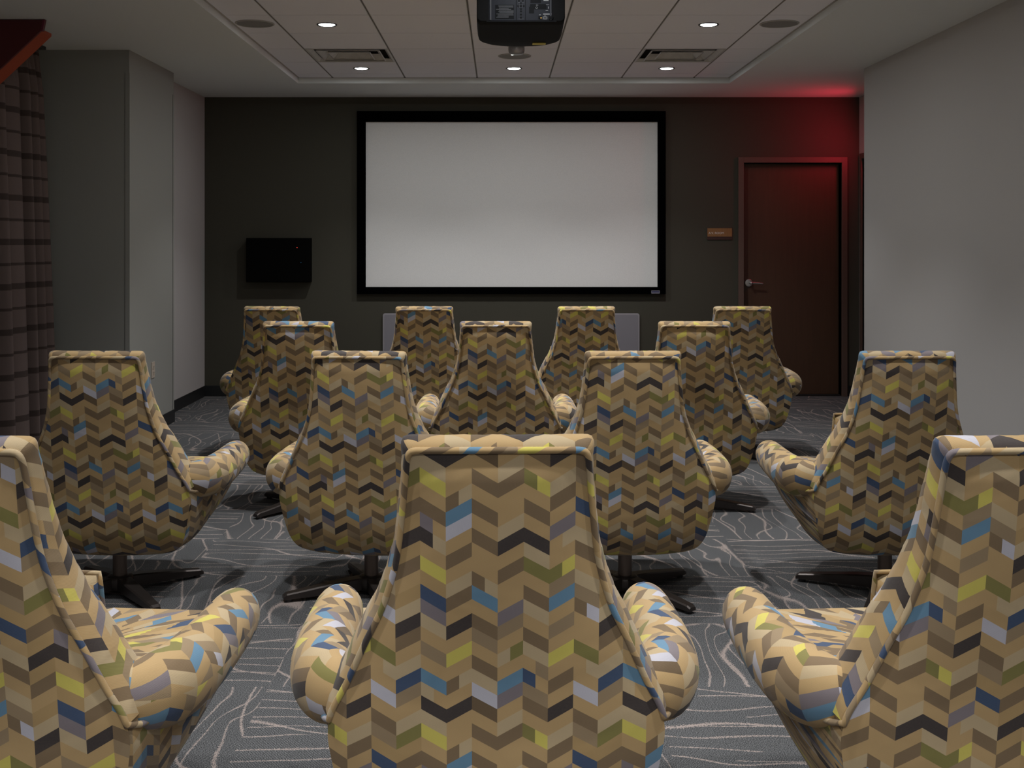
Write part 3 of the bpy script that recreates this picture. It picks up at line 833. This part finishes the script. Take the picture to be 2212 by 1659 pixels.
def chair_parts(root):
    zs = zlist(); NS = 36
    # rear panel, from crown to under the tub
    P, UV = [], []
    arc = [0.0]
    for a, c in zip(zs, zs[1:]): arc.append(arc[-1] + (back_pt(0, c) - back_pt(0, a)).length)
    for z, L in zip(zs, arc):
        row, ur = [], []
        for j in range(NS + 1):
            s = -1 + 2 * j / NS; p = back_pt(s, z)
            puff = 0.010 * (1 - s ** 4) * min(1, (ZT - z) / 0.05) + 0.003
            p.y -= puff
            row.append(p); ur.append((p.x, L))
        P.append(row); UV.append(ur)
    # line the repeat up with the crown: band 1 lies 0.09 below it
    sh = (-1 + 0.5) * CH + 0.0730 - arc[-1]
    UV = [[(a_ , b_ + sh) for a_, b_ in r_] for r_ in UV]
    grid_mesh('back_panel', P, UV, M['fabric'], root)
    # border strip round the backrest
    zside = [0.462 + (ZT - 0.462) * t for t in [i / 60 for i in range(61)]]
    zside = [z for z in zside if z < 0.975] + [0.98, 0.984, 0.988, 0.991, 0.9935, 0.9955, 0.997, 0.9982, ZT]
    path = [back_pt(1, z) for z in zside] 
    topn = 24
    hwT = bk(ZT)[0]
    for j in range(1, topn):
        s = 1 - 2 * j / topn; path.append(back_pt(s, ZT) + Vector((0, 0, 0.0015 * (1 - s * s))))
    path += [back_pt(-1, z) for z in reversed(zside)]
    n = len(path)
    fwd = Vector((0, 0.985, 0.17)).normalized()
    def outward(i):
        t = (path[min(n - 1, i + 1)] - path[max(0, i - 1)]).normalized()
        o = fwd.cross(t); o.normalize()
        return o if (o.x * path[i].x + o.z * (0.3 if path[i].z > 0.9 else 0)) >= 0 else -o
    outs = [outward(i) for i in range(n)]
    for _ in range(1): outs = [(outs[max(0, i - 1)] + outs[i] * 2 + outs[min(n - 1, i + 1)]).normalized() for i in range(n)]
    prof = [(0.000, 0.0), (0.007, 0.05), (0.013, 0.2), (0.017, 0.42), (0.0175, 0.62), (0.014, 0.82), (0.006, 0.95), (-0.006, 1.0)]
    def thick(p): return smoothstep_interp([(0.40, 0.138), (0.55, 0.130), (0.70, 0.110), (0.85, 0.080), (1.0, 0.052)], p.z)[0]
    P, UV = [], []; L = 0
    for i, p in enumerate(path):
        if i: L += (p - path[i - 1]).length
        T = thick(p)
        pu = 0.0005 * math.sin(L * 95) + 0.0004 * math.sin(L * 233 + 1)
        wd = 0.62 + 0.5 * max(0.0, outs[i].z)
        wd *= 1 + 0.55 * max(0.0, min(abs(outs[i].x), outs[i].z)) / 0.707
        P.append([p + outs[i] * (d * wd + pu * (1 if 0 < h < 1 else 0)) + fwd * (h * T) for d, h in prof])
        UV.append(([(h * T + 0.02, L) for d, h in prof], [(L, h * T + 0.02) for d, h in prof]))
    corner = [i for i in range(n) if abs(outs[i].x) < 0.7]
    ia, ib = corner[0], corner[-1]
    bm = bmesh.new(); uvl = bm.loops.layers.uv.new('UVMap')
    V = [[bm.verts.new(q) for q in row] for row in P]
    for i in range(n - 1):
        md = 1 if ia <= i < ib else 0
        for j in range(len(prof) - 1):
            qd = [(i, j), (i + 1, j), (i + 1, j + 1), (i, j + 1)]
            f = bm.faces.new([V[a][c] for a, c in qd]); f.smooth = True
            for lp, (a, c) in zip(f.loops, qd): lp[uvl].uv = UV[a][md][c]
    bmesh.ops.recalc_face_normals(bm, faces=bm.faces)
    me = bpy.data.meshes.new('back_border'); bm.to_mesh(me); bm.free(); link('back_border', me, M['fabric'], root)
    # front face of the backrest
    P, UV = [], []
    zz = [z for z in zs if z > 0.40]
    for z in zz:
        row, ur = [], []
        for j in range(21):
            s = -1 + 2 * j / 20; p = back_pt(s, z); T = thick(p)
            hwf = max(0.0, 1 - 0.006 / bk(z)[0])
            q = Vector((p.x * hwf, p.y + T * 0.985 + 0.028 * (1 - s ** 4) * min(1, (ZT - z) / 0.06), p.z + T * 0.17 - (0.006 if z > 0.99 else 0)))
            row.append(q); ur.append((q.x + 0.3, q.z))
        P.append(row); UV.append(ur)
    grid_mesh('back_cushion', P, UV, M['fabric'], root)
    # piping
    def tube(name, pts, rad, k=10, close=False):
        P, UV = [], []; L = 0
        m = len(pts)
        for i, p in enumerate(pts):
            if i: L += (p - pts[i - 1]).length
            t = (pts[(i + 1) % m if close else min(m - 1, i + 1)] - pts[(i - 1) % m if close else max(0, i - 1)]).normalized()
            a = t.cross(Vector((0, 1, 0.01))); a.normalize(); b_ = t.cross(a)
            P.append([p + (a * math.cos(2 * PI * q / k) + b_ * math.sin(2 * PI * q / k)) * rad for q in range(k + 1)])
            UV.append([(0.45 * L, 2 * rad * PI * q / k + L * 0.9) for q in range(k + 1)])
        if close: P.append(P[0]); UV.append([(0.45 * L + 0.01, u[1] + 0.01) for u in UV[0]])
        return grid_mesh(name, P, UV, M['fabric'], root)
    pp = [p + outs[i] * 0.0015 - fwd * 0.004 for i, p in enumerate(path)]
    # tuck both tails round under the arms
    tailR = [Vector((0.352, 0.196 - YOFF, 0.447)), Vector((0.345, 0.203 - YOFF, 0.452))]
    tailR = [Vector((0.354, 0.172 - YOFF, 0.447)), Vector((0.346, 0.150 - YOFF, 0.449)), Vector((0.338, 0.131 - YOFF, 0.455))]
    tailL = [Vector((-v.x, v.y, v.z)) for v in reversed(tailR)]
    tube('back_piping', tailR + pp + tailL, 0.0066)
    # tub under the seat
    TUB = [  # z, hw rear, y rear, y front, hw front
        (0.205, 0.070, 0.277, 0.42, 0.075), (0.212, 0.160, 0.224, 0.47, 0.16), (0.225, 0.227, 0.184, 0.51, 0.225), (0.248, 0.273, 0.152, 0.55, 0.270), (0.285, 0.298, 0.128, 0.60, 0.300),
        (0.33, 0.315, 0.114, 0.655, 0.332), (0.38, 0.328, 0.104, 0.715, 0.356), (0.43, 0.336, 0.097, 0.765, 0.372), (0.47, 0.334, 0.092, 0.785, 0.378)]
    TUB = [((0.43 - (0.43 - q[0]) * 1.18) if q[0] < 0.43 else q[0],) + q[1:] for q in TUB]
    P, UV = [], []
    tz = []
    for i in range(len(TUB) - 1):
        for k in range(4): tz.append(TUB[i][0] + (TUB[i + 1][0] - TUB[i][0]) * k / 4)
    tz.append(TUB[-1][0])
    Lz = 0; prev = None
    for z in tz:
        hr, yr, yf, hf = smoothstep_interp(TUB, z); cv = bk(z)[2]
        half = []
        for j in range(13): s = j / 12; half.append((s * hr, yr + cv * s ** 2.6))
        ye = yr + cv
        for j in range(1, 15):
            t = j / 14
            x = hr + (hf - hr) * (1 - (1 - t) ** 1.7) + 0.010 * math.sin(PI * t) * 1.6
            half.append((x, ye + (yf - 0.07 - ye) * t))
        xe = half[-1][0]
        for j in range(1, 9):
            a = j / 8 * PI / 2; half.append((xe - 0.07 * (1 - math.cos(a)), yf - 0.07 + 0.07 * math.sin(a)))
        for j in range(1, 7): half.append(((xe - 0.07) * (1 - j / 6), yf))
        ring = [(x, y_) for x, y_ in half] + [(-x, y_) for x, y_ in reversed(half[:-1])]
        row = [Vector((x, y_ - YOFF, z)) for x, y_ in ring]
        if prev is not None: Lz += (row[20] - prev[20]).length
        prev = row
        u = 0; ur = [(0.011, Lz)]
        for a, c in zip(row, row[1:]): u += (c - a).length; ur.append((u + 0.011, Lz))
        P.append(row); UV.append(ur)
    # bottom and top closures
    cb = Vector((0, 0.36 - YOFF, 0.162)); ct = Vector((0, 0.45 - YOFF, 0.47))
    P = [[cb] * len(P[0])] + P + [[ct] * len(P[0])]; UV = [[(q[0], -0.1) for q in UV[0]]] + UV + [[(q[0], Lz + 0.2) for q in UV[-1]]]
    grid_mesh('seat_shell', P, UV, M['fabric'], root)
    # seat cushion
    P, UV = [], []
    x1, ya, yb, z0, z1 = 0.318, 0.25 - YOFF, 0.815 - YOFF, 0.335, 0.452
    for j in range(13):
        ph = -PI / 2 + PI * j / 12
        zc = (z0 + z1) / 2 + (z1 - z0) / 2 * math.copysign(abs(math.sin(ph)) ** 0.75, math.sin(ph)); k = abs(math.cos(ph)) ** 0.45
        row, ur = [], []
        for i in range(65):
            th = 2 * PI * i / 64; c_, s_ = math.cos(th), math.sin(th); e = 0.28
            px_ = math.copysign(abs(c_) ** e, c_); py_ = math.copysign(abs(s_) ** e, s_)
            q = 0.05; sx = (x1 - q) + q * k; sy_ = ((yb - ya) / 2 - q) + q * k
            if j in (0, 12): sx = x1 - q; sy_ = (yb - ya) / 2 - q
            row.append(Vector((px_ * sx, (ya + yb) / 2 + py_ * sy_, zc))); ur.append((row[-1].x + 0.7, row[-1].y + row[-1].z))
        P.append(row); UV.append(ur)
    cbm = Vector((0, (ya + yb) / 2, z0)); ctm = Vector((0, (ya + yb) / 2, z1 + 0.012))
    def shrink(row, c, f): return [c + (p - c) * f for p in row]
    Pt = [shrink(P[-1], Vector((0, (ya + yb) / 2, z1 + 0.008)), f) for f in (0.8, 0.5, 0.2)] + [[ctm] * 65]
    UVt = [[(p.x + 0.7, p.y + p.z) for p in r_] for r_ in Pt]
    grid_mesh('seat_cushion', [[cbm] * 65] + P + Pt, [UV[0]] + UV + UVt, M['fabric'], root)
    # bolster arms
    AP = [(0.250, 0.180, 0.508, 0.030), (0.280, 0.182, 0.503, 0.047), (0.318, 0.194, 0.496, 0.062), (0.350, 0.230, 0.490, 0.072), (0.370, 0.295, 0.489, 0.075), (0.379, 0.385, 0.492, 0.073), (0.381, 0.480, 0.496, 0.070), (0.380, 0.570, 0.500, 0.067),
          (0.378, 0.640, 0.503, 0.064), (0.377, 0.675, 0.504, 0.058), (0.376, 0.698, 0.504, 0.046), (0.3755, 0.712, 0.504, 0.028), (0.375, 0.717, 0.504, 0.002)]
    def cat(p0, p1, p2, p3, t):
        return tuple(0.5 * ((2 * b_) + (-a + c_) * t + (2 * a - 5 * b_ + 4 * c_ - d) * t * t + (-a + 3 * b_ - 3 * c_ + d) * t ** 3) for a, b_, c_, d in zip(p0, p1, p2, p3))
    for sgn in (-1, 1):
        pts = []
        for i in range(len(AP) - 1):
            p0 = AP[max(0, i - 1)]; p3 = AP[min(len(AP) - 1, i + 2)]
            for k in range(4): pts.append(cat(p0, AP[i], AP[i + 1], p3, k / 4))
        pts.append(AP[-1])
        P, UV = [], []; L = 0; K = 28
        for i, (x, y_, z, rad) in enumerate(pts):
            p = Vector((sgn * x, y_ - YOFF, z))
            a = pts[max(0, i - 1)]; c_ = pts[min(len(pts) - 1, i + 1)]
            t = Vector((sgn * (c_[0] - a[0]), c_[1] - a[1], c_[2] - a[2])).normalized()
            if i: L += (p - lastp).length
            lastp = p
            sd = t.cross(Vector((0, 0, 1))).normalized(); up = sd.cross(t).normalized()
            rad = max(rad, 0.001)
            P.append([p + sd * math.cos(2 * PI * q / K) * rad * 0.94 + up * math.sin(2 * PI * q / K) * rad * (1.12 if math.sin(2 * PI * q / K) < 0 else 1.0) for q in range(K + 1)])
            UV.append([(L + 0.3 * sgn, 2 * PI * q / K * 0.070) for q in range(K + 1)])
        P = [[sum((Vector(q) for q in P[0][:-1]), Vector()) / K] * (K + 1)] + P; UV = [UV[0]] + UV
        grid_mesh('armrest', P, UV, M['fabric'], root)
    # column and star base
    MB().cyl((0, 0, 0.140), 0.0285, 0.16, 'Z', 40).build('column', M['pole'], root, smooth=False)
    for p in root.children[-1].data.polygons: p.use_smooth = len(p.vertices) == 4
    MB().lathe([(0, 0.018), (0.050, 0.018), (0.056, 0.023), (0.056, 0.062), (0.050, 0.071), (0.036, 0.075), (0.0, 0.075)], seg=40).build('hub', M['bronze'], root)
    for k in range(4):
        bm = bmesh.new()
        st = [(0.035, 0.030, 0.024, 0.086), (0.10, 0.029, 0.022, 0.080), (0.20, 0.026, 0.018, 0.064), (0.30, 0.023, 0.014, 0.047), (0.345, 0.021, 0.012, 0.040), (0.358, 0.018, 0.012, 0.030)]
        rr = []
        for (x, hw, zb, zt) in st:
            ch = 0.006
            rr.append([bm.verts.new(v) for v in ((x, -hw, zb), (x, -hw, zt - ch), (x, -hw + ch, zt), (x, hw - ch, zt), (x, hw, zt - ch), (x, hw, zb))])
        for A_, B_ in zip(rr, rr[1:]):
            for i in range(6): bm.faces.new((A_[i], A_[(i + 1) % 6], B_[(i + 1) % 6], B_[i]))
        bm.faces.new(rr[0][::-1]); bm.faces.new(rr[-1])
        bmesh.ops.recalc_face_normals(bm, faces=bm.faces)
        me = bpy.data.meshes.new('base_leg'); bm.to_mesh(me); bm.free()
        lg = link('base_leg', me, M['bronze'], root); lg.rotation_euler = (0, 0, k * PI / 2)
        for v_ in me.vertices: v_.co.z = 0.014 + (v_.co.z - 0.014) * 0.80
        f = MB(); f.cyl((0.335, 0, 0.007), 0.015, 0.014, 'Z', 20); f.build('glide_foot', M['glide'], lg)

proto = empty('lounge_chair'); chair_parts(proto)

def pillow_proto():
    r = empty('lumbar_pillow')
    P, UV = [], []
    W, H, T = 0.215, 0.135, 0.058
    for side in (-1, 1):
        P, UV = [], []
        for i in range(17):
            a = -1 + 2 * i / 16; row, ur = [], []
            for j in range(17):
                c = -1 + 2 * j / 16
                edge = max(0.0, (1 - a ** 4) * (1 - c ** 4)) ** 0.5
                pin = 1 - 0.05 * (1 - abs(a) ** 2) * abs(c) ** 3; pin2 = 1 - 0.05 * (1 - abs(c) ** 2) * abs(a) ** 3
                row.append(Vector((c * W * pin2 * (1 if True else 0), side * T * edge, a * H * pin))); ur.append((c * W + side, a * H))
            P.append(row); UV.append(ur)
        if side == -1: PA, UA = P, UV
        else: PB, UB = P, UV
    bm = bmesh.new(); uvl = bm.loops.layers.uv.new('UVMap')
    for P, UV in ((PA, UA), (PB, UB)):
        V = [[bm.verts.new(p) for p in row] for row in P]
        for i in range(16):
            for j in range(16):
                q = [(i, j), (i + 1, j), (i + 1, j + 1), (i, j + 1)]
                f = bm.faces.new([V[a][b_] for a, b_ in q]); f.smooth = True
                for lp, (a, b_) in zip(f.loops, q): lp[uvl].uv = UV[a][b_]
    bmesh.ops.remove_doubles(bm, verts=bm.verts, dist=1e-5); bmesh.ops.recalc_face_normals(bm, faces=bm.faces)
    me = bpy.data.meshes.new('pillow_body'); bm.to_mesh(me); bm.free()
    link('pillow_body', me, M['fabric'], r)
    pts = [PA[0][j] for j in range(17)] + [PA[i][16] for i in range(1, 17)] + [PA[16][j] for j in range(15, -1, -1)] + [PA[i][0] for i in range(15, 0, -1)]
    Pq, Uq = [], []; m = len(pts); L = 0
    for i in range(m + 1):
        p = pts[i % m]; t = (pts[(i + 1) % m] - pts[(i - 1) % m]).normalized(); a = Vector((0, 1, 0)); b_ = t.cross(a); L += 0.02
        Pq.append([p + (a * math.cos(2 * PI * q / 8) + b_ * math.sin(2 * PI * q / 8)) * 0.005 for q in range(9)]); Uq.append([(0.4 * L, L + 0.004 * q) for q in range(9)])
    grid_mesh('pillow_piping', Pq, Uq, M['fabric'], r)
    return r
pprot = pillow_proto()

R = math.radians
# X of the back's top centre, depth of it, yaw (deg, + turns left), star angle (deg), label
CH_ROWS = [
    [(-1.475, 7.35, -7, 20, 'patterned swivel chair in the row nearest the screen, below the black wall box'),
     (-0.484, 7.35, 0, 65, 'patterned swivel chair in the row nearest the screen, before the left pale panel'),
     (0.567, 7.35, 2, 10, 'patterned swivel chair in the row nearest the screen, before the right pale panel'),
     (1.575, 7.35, -2, 40, 'patterned swivel chair in the row nearest the screen, before the brown door')],
    [(-1.040, 5.87, -3, 50, 'patterned swivel chair in the second row from the screen, leftmost of its three'),
     (-0.017, 5.87, 0, 15, 'patterned swivel chair in the second row from the screen, middle of its three'),
     (1.010, 5.87, -2, -20, 'patterned swivel chair in the second row from the screen, rightmost of its three')],
    [(-1.555, 4.37, -2, 40, 'patterned swivel chair in the third row from the screen, nearest the curtain'),
     (-0.545, 4.37, -5, 20, 'patterned swivel chair in the third row from the screen, left of the middle aisle'),
     (0.518, 4.37, 1, -50, 'patterned swivel chair in the third row from the screen, right of the middle aisle'),
     (1.577, 4.37, 1, 62, 'patterned swivel chair in the third row from the screen, by the right wall')],
    [(-1.075, 2.16, -5, 30, 'large patterned swivel chair cut off by the bottom left corner of the photo'),
     (-0.002, 2.165, 1.2, 12, 'largest patterned swivel chair, in the middle of the nearest row'),
     (1.022, 2.16, 3.5, 55, 'large patterned swivel chair cut off by the right edge of the photo')]]
PIL = {(0, 2), (2, 3), (3, 0), (3, 1), (3, 2)}
PLAB = {(0, 2): 'patterned lumbar pillow on the front-row chair before the right pale panel',
        (2, 3): 'patterned lumbar pillow on the third-row chair by the right wall',
        (3, 0): 'patterned lumbar pillow on the chair in the bottom left corner',
        (3, 1): 'patterned lumbar pillow on the largest chair in the middle of the nearest row',
        (3, 2): 'patterned lumbar pillow on the big chair at the right edge'}
PAT = {(3, 1): (4.0, 0.0), (2, 0): (3.8, 5.7), (2, 1): (4.2, -5.3), (2, 2): (3.8, 15.5), (1, 1): (3.9, -5.0), (1, 0): (4.2, 2.4), (0, 1): (4.1, -3.2), (0, 2): (8.2, 4.8),
       (0, 0): (4.4, -8.1), (0, 3): (3.3, 4.9), (1, 2): (3.9, 5.5), (2, 3): (3.9, -10.1), (3, 0): (4.8, 8.1), (3, 2): (0.8, 13.2)}
used = False; pused = False
for ri, row in enumerate(CH_ROWS):
    for ci, (x, d, yaw, star, lab) in enumerate(row):
        o = dup_tree(proto) if used else proto; used = True
        a = R(yaw)
        # column position from the position of the back's top
        ox, oy_ = x + -math.sin(a) * YOFF, d + math.cos(a) * YOFF
        o.location = (ox, oy_, 0); o.rotation_euler = (0, 0, a); o.scale = (1, 1, (0.990, 0.995, 0.984, 1.03)[ri])
        tag(o, lab, 'chair', 'chevron swivel lounge chairs')
        u0, s0 = PAT[(ri, ci)]; code = int(round((u0 % 8) * 10)) * 200 + int(round((s0 % 18) * 10))
        for ch in o.children: ch.pass_index = code
        k = 0
        for ch in o.children:
            if ch.name.startswith('base_leg'): ch.rotation_euler = (0, 0, R(star) - a + k * PI / 2); k += 1
        if (ri, ci) in PIL:
            p = dup_tree(pprot) if pused else pprot; pused = True
            lx, ly, lz = 0.0, 0.285 - YOFF, 0.600
            p.location = (ox + lx * math.cos(a) - ly * math.sin(a), oy_ + lx * math.sin(a) + ly * math.cos(a), lz)
            p.rotation_euler = (R(13), R(0), a)
            tag(p, PLAB[(ri, ci)], 'pillow', 'patterned lumbar pillows')

# ------------------------------------------------------------------ light
ROWP = [34, 84, 88, 80, 76, 92, 60]
for ri, ci, xx, yy in LIGHTS:
    l = bpy.data.lights.new('downlight_beam', 'SPOT'); l.energy = ROWP[ri]
    l.color = (1.0, 0.99, 0.975); l.spot_size = R((112, 98, 98, 98, 98, 118, 112)[ri]); l.spot_blend = 0.55 if ri in (0, 5, 6) else 0.8; l.shadow_soft_size = 0.035
    o = bpy.data.objects.new('downlight_beam', l); C.objects.link(o); o.location = (xx, yy, TILE - 0.055)
    # wide soft spill of the frosted lens
    l = bpy.data.lights.new('downlight_spill', 'AREA'); l.energy = (5.0, 3.8, 2.6, 2.2, 2.2, 2.2, 2.0)[ri]; l.shape = 'DISK'; l.size = 0.10
    l.color = (0.98, 1.0, 0.99)
    o = bpy.data.objects.new('downlight_spill', l); C.objects.link(o); o.location = (xx, yy, TILE - 0.012)
l = bpy.data.lights.new('exit_glow', 'AREA'); l.energy = 3.6; l.color = (1.0, 0.03, 0.07); l.shape = 'RECTANGLE'; l.size = 0.16; l.size_y = 0.28
o = bpy.data.objects.new('exit_glow', l); C.objects.link(o); o.location = (3.295, 10.15, 2.40); o.rotation_euler = Vector((-1, 0.30, -0.28)).to_track_quat('-Z', 'Y').to_euler()

w = bpy.data.worlds.new('World'); bpy.context.scene.world = w; w.use_nodes = True
w.node_tree.nodes['Background'].inputs[0].default_value = (0.9, 0.93, 1.0, 1)
w.node_tree.nodes['Background'].inputs[1].default_value = 0.02

# ------------------------------------------------------------------ camera
cam = bpy.data.cameras.new('camera'); cam.sensor_width = 36; cam.sensor_fit = 'HORIZONTAL'
cam.lens = 36 * FPX / 2212
cam.shift_x = 28 / 2212; cam.shift_y = -304.5 / 2212
cam.clip_start = 0.05; cam.clip_end = 60
co = bpy.data.objects.new('camera', cam); C.objects.link(co)
co.location = (0, 0, EYE); co.rotation_euler = (R(90), 0, 0)
sc = bpy.context.scene; sc.camera = co
sc.view_settings.view_transform = 'Standard'; sc.view_settings.look = 'None'
sc.view_settings.gamma = 1; sc.view_settings.use_curve_mapping = False
sc.view_settings.exposure = 0.0
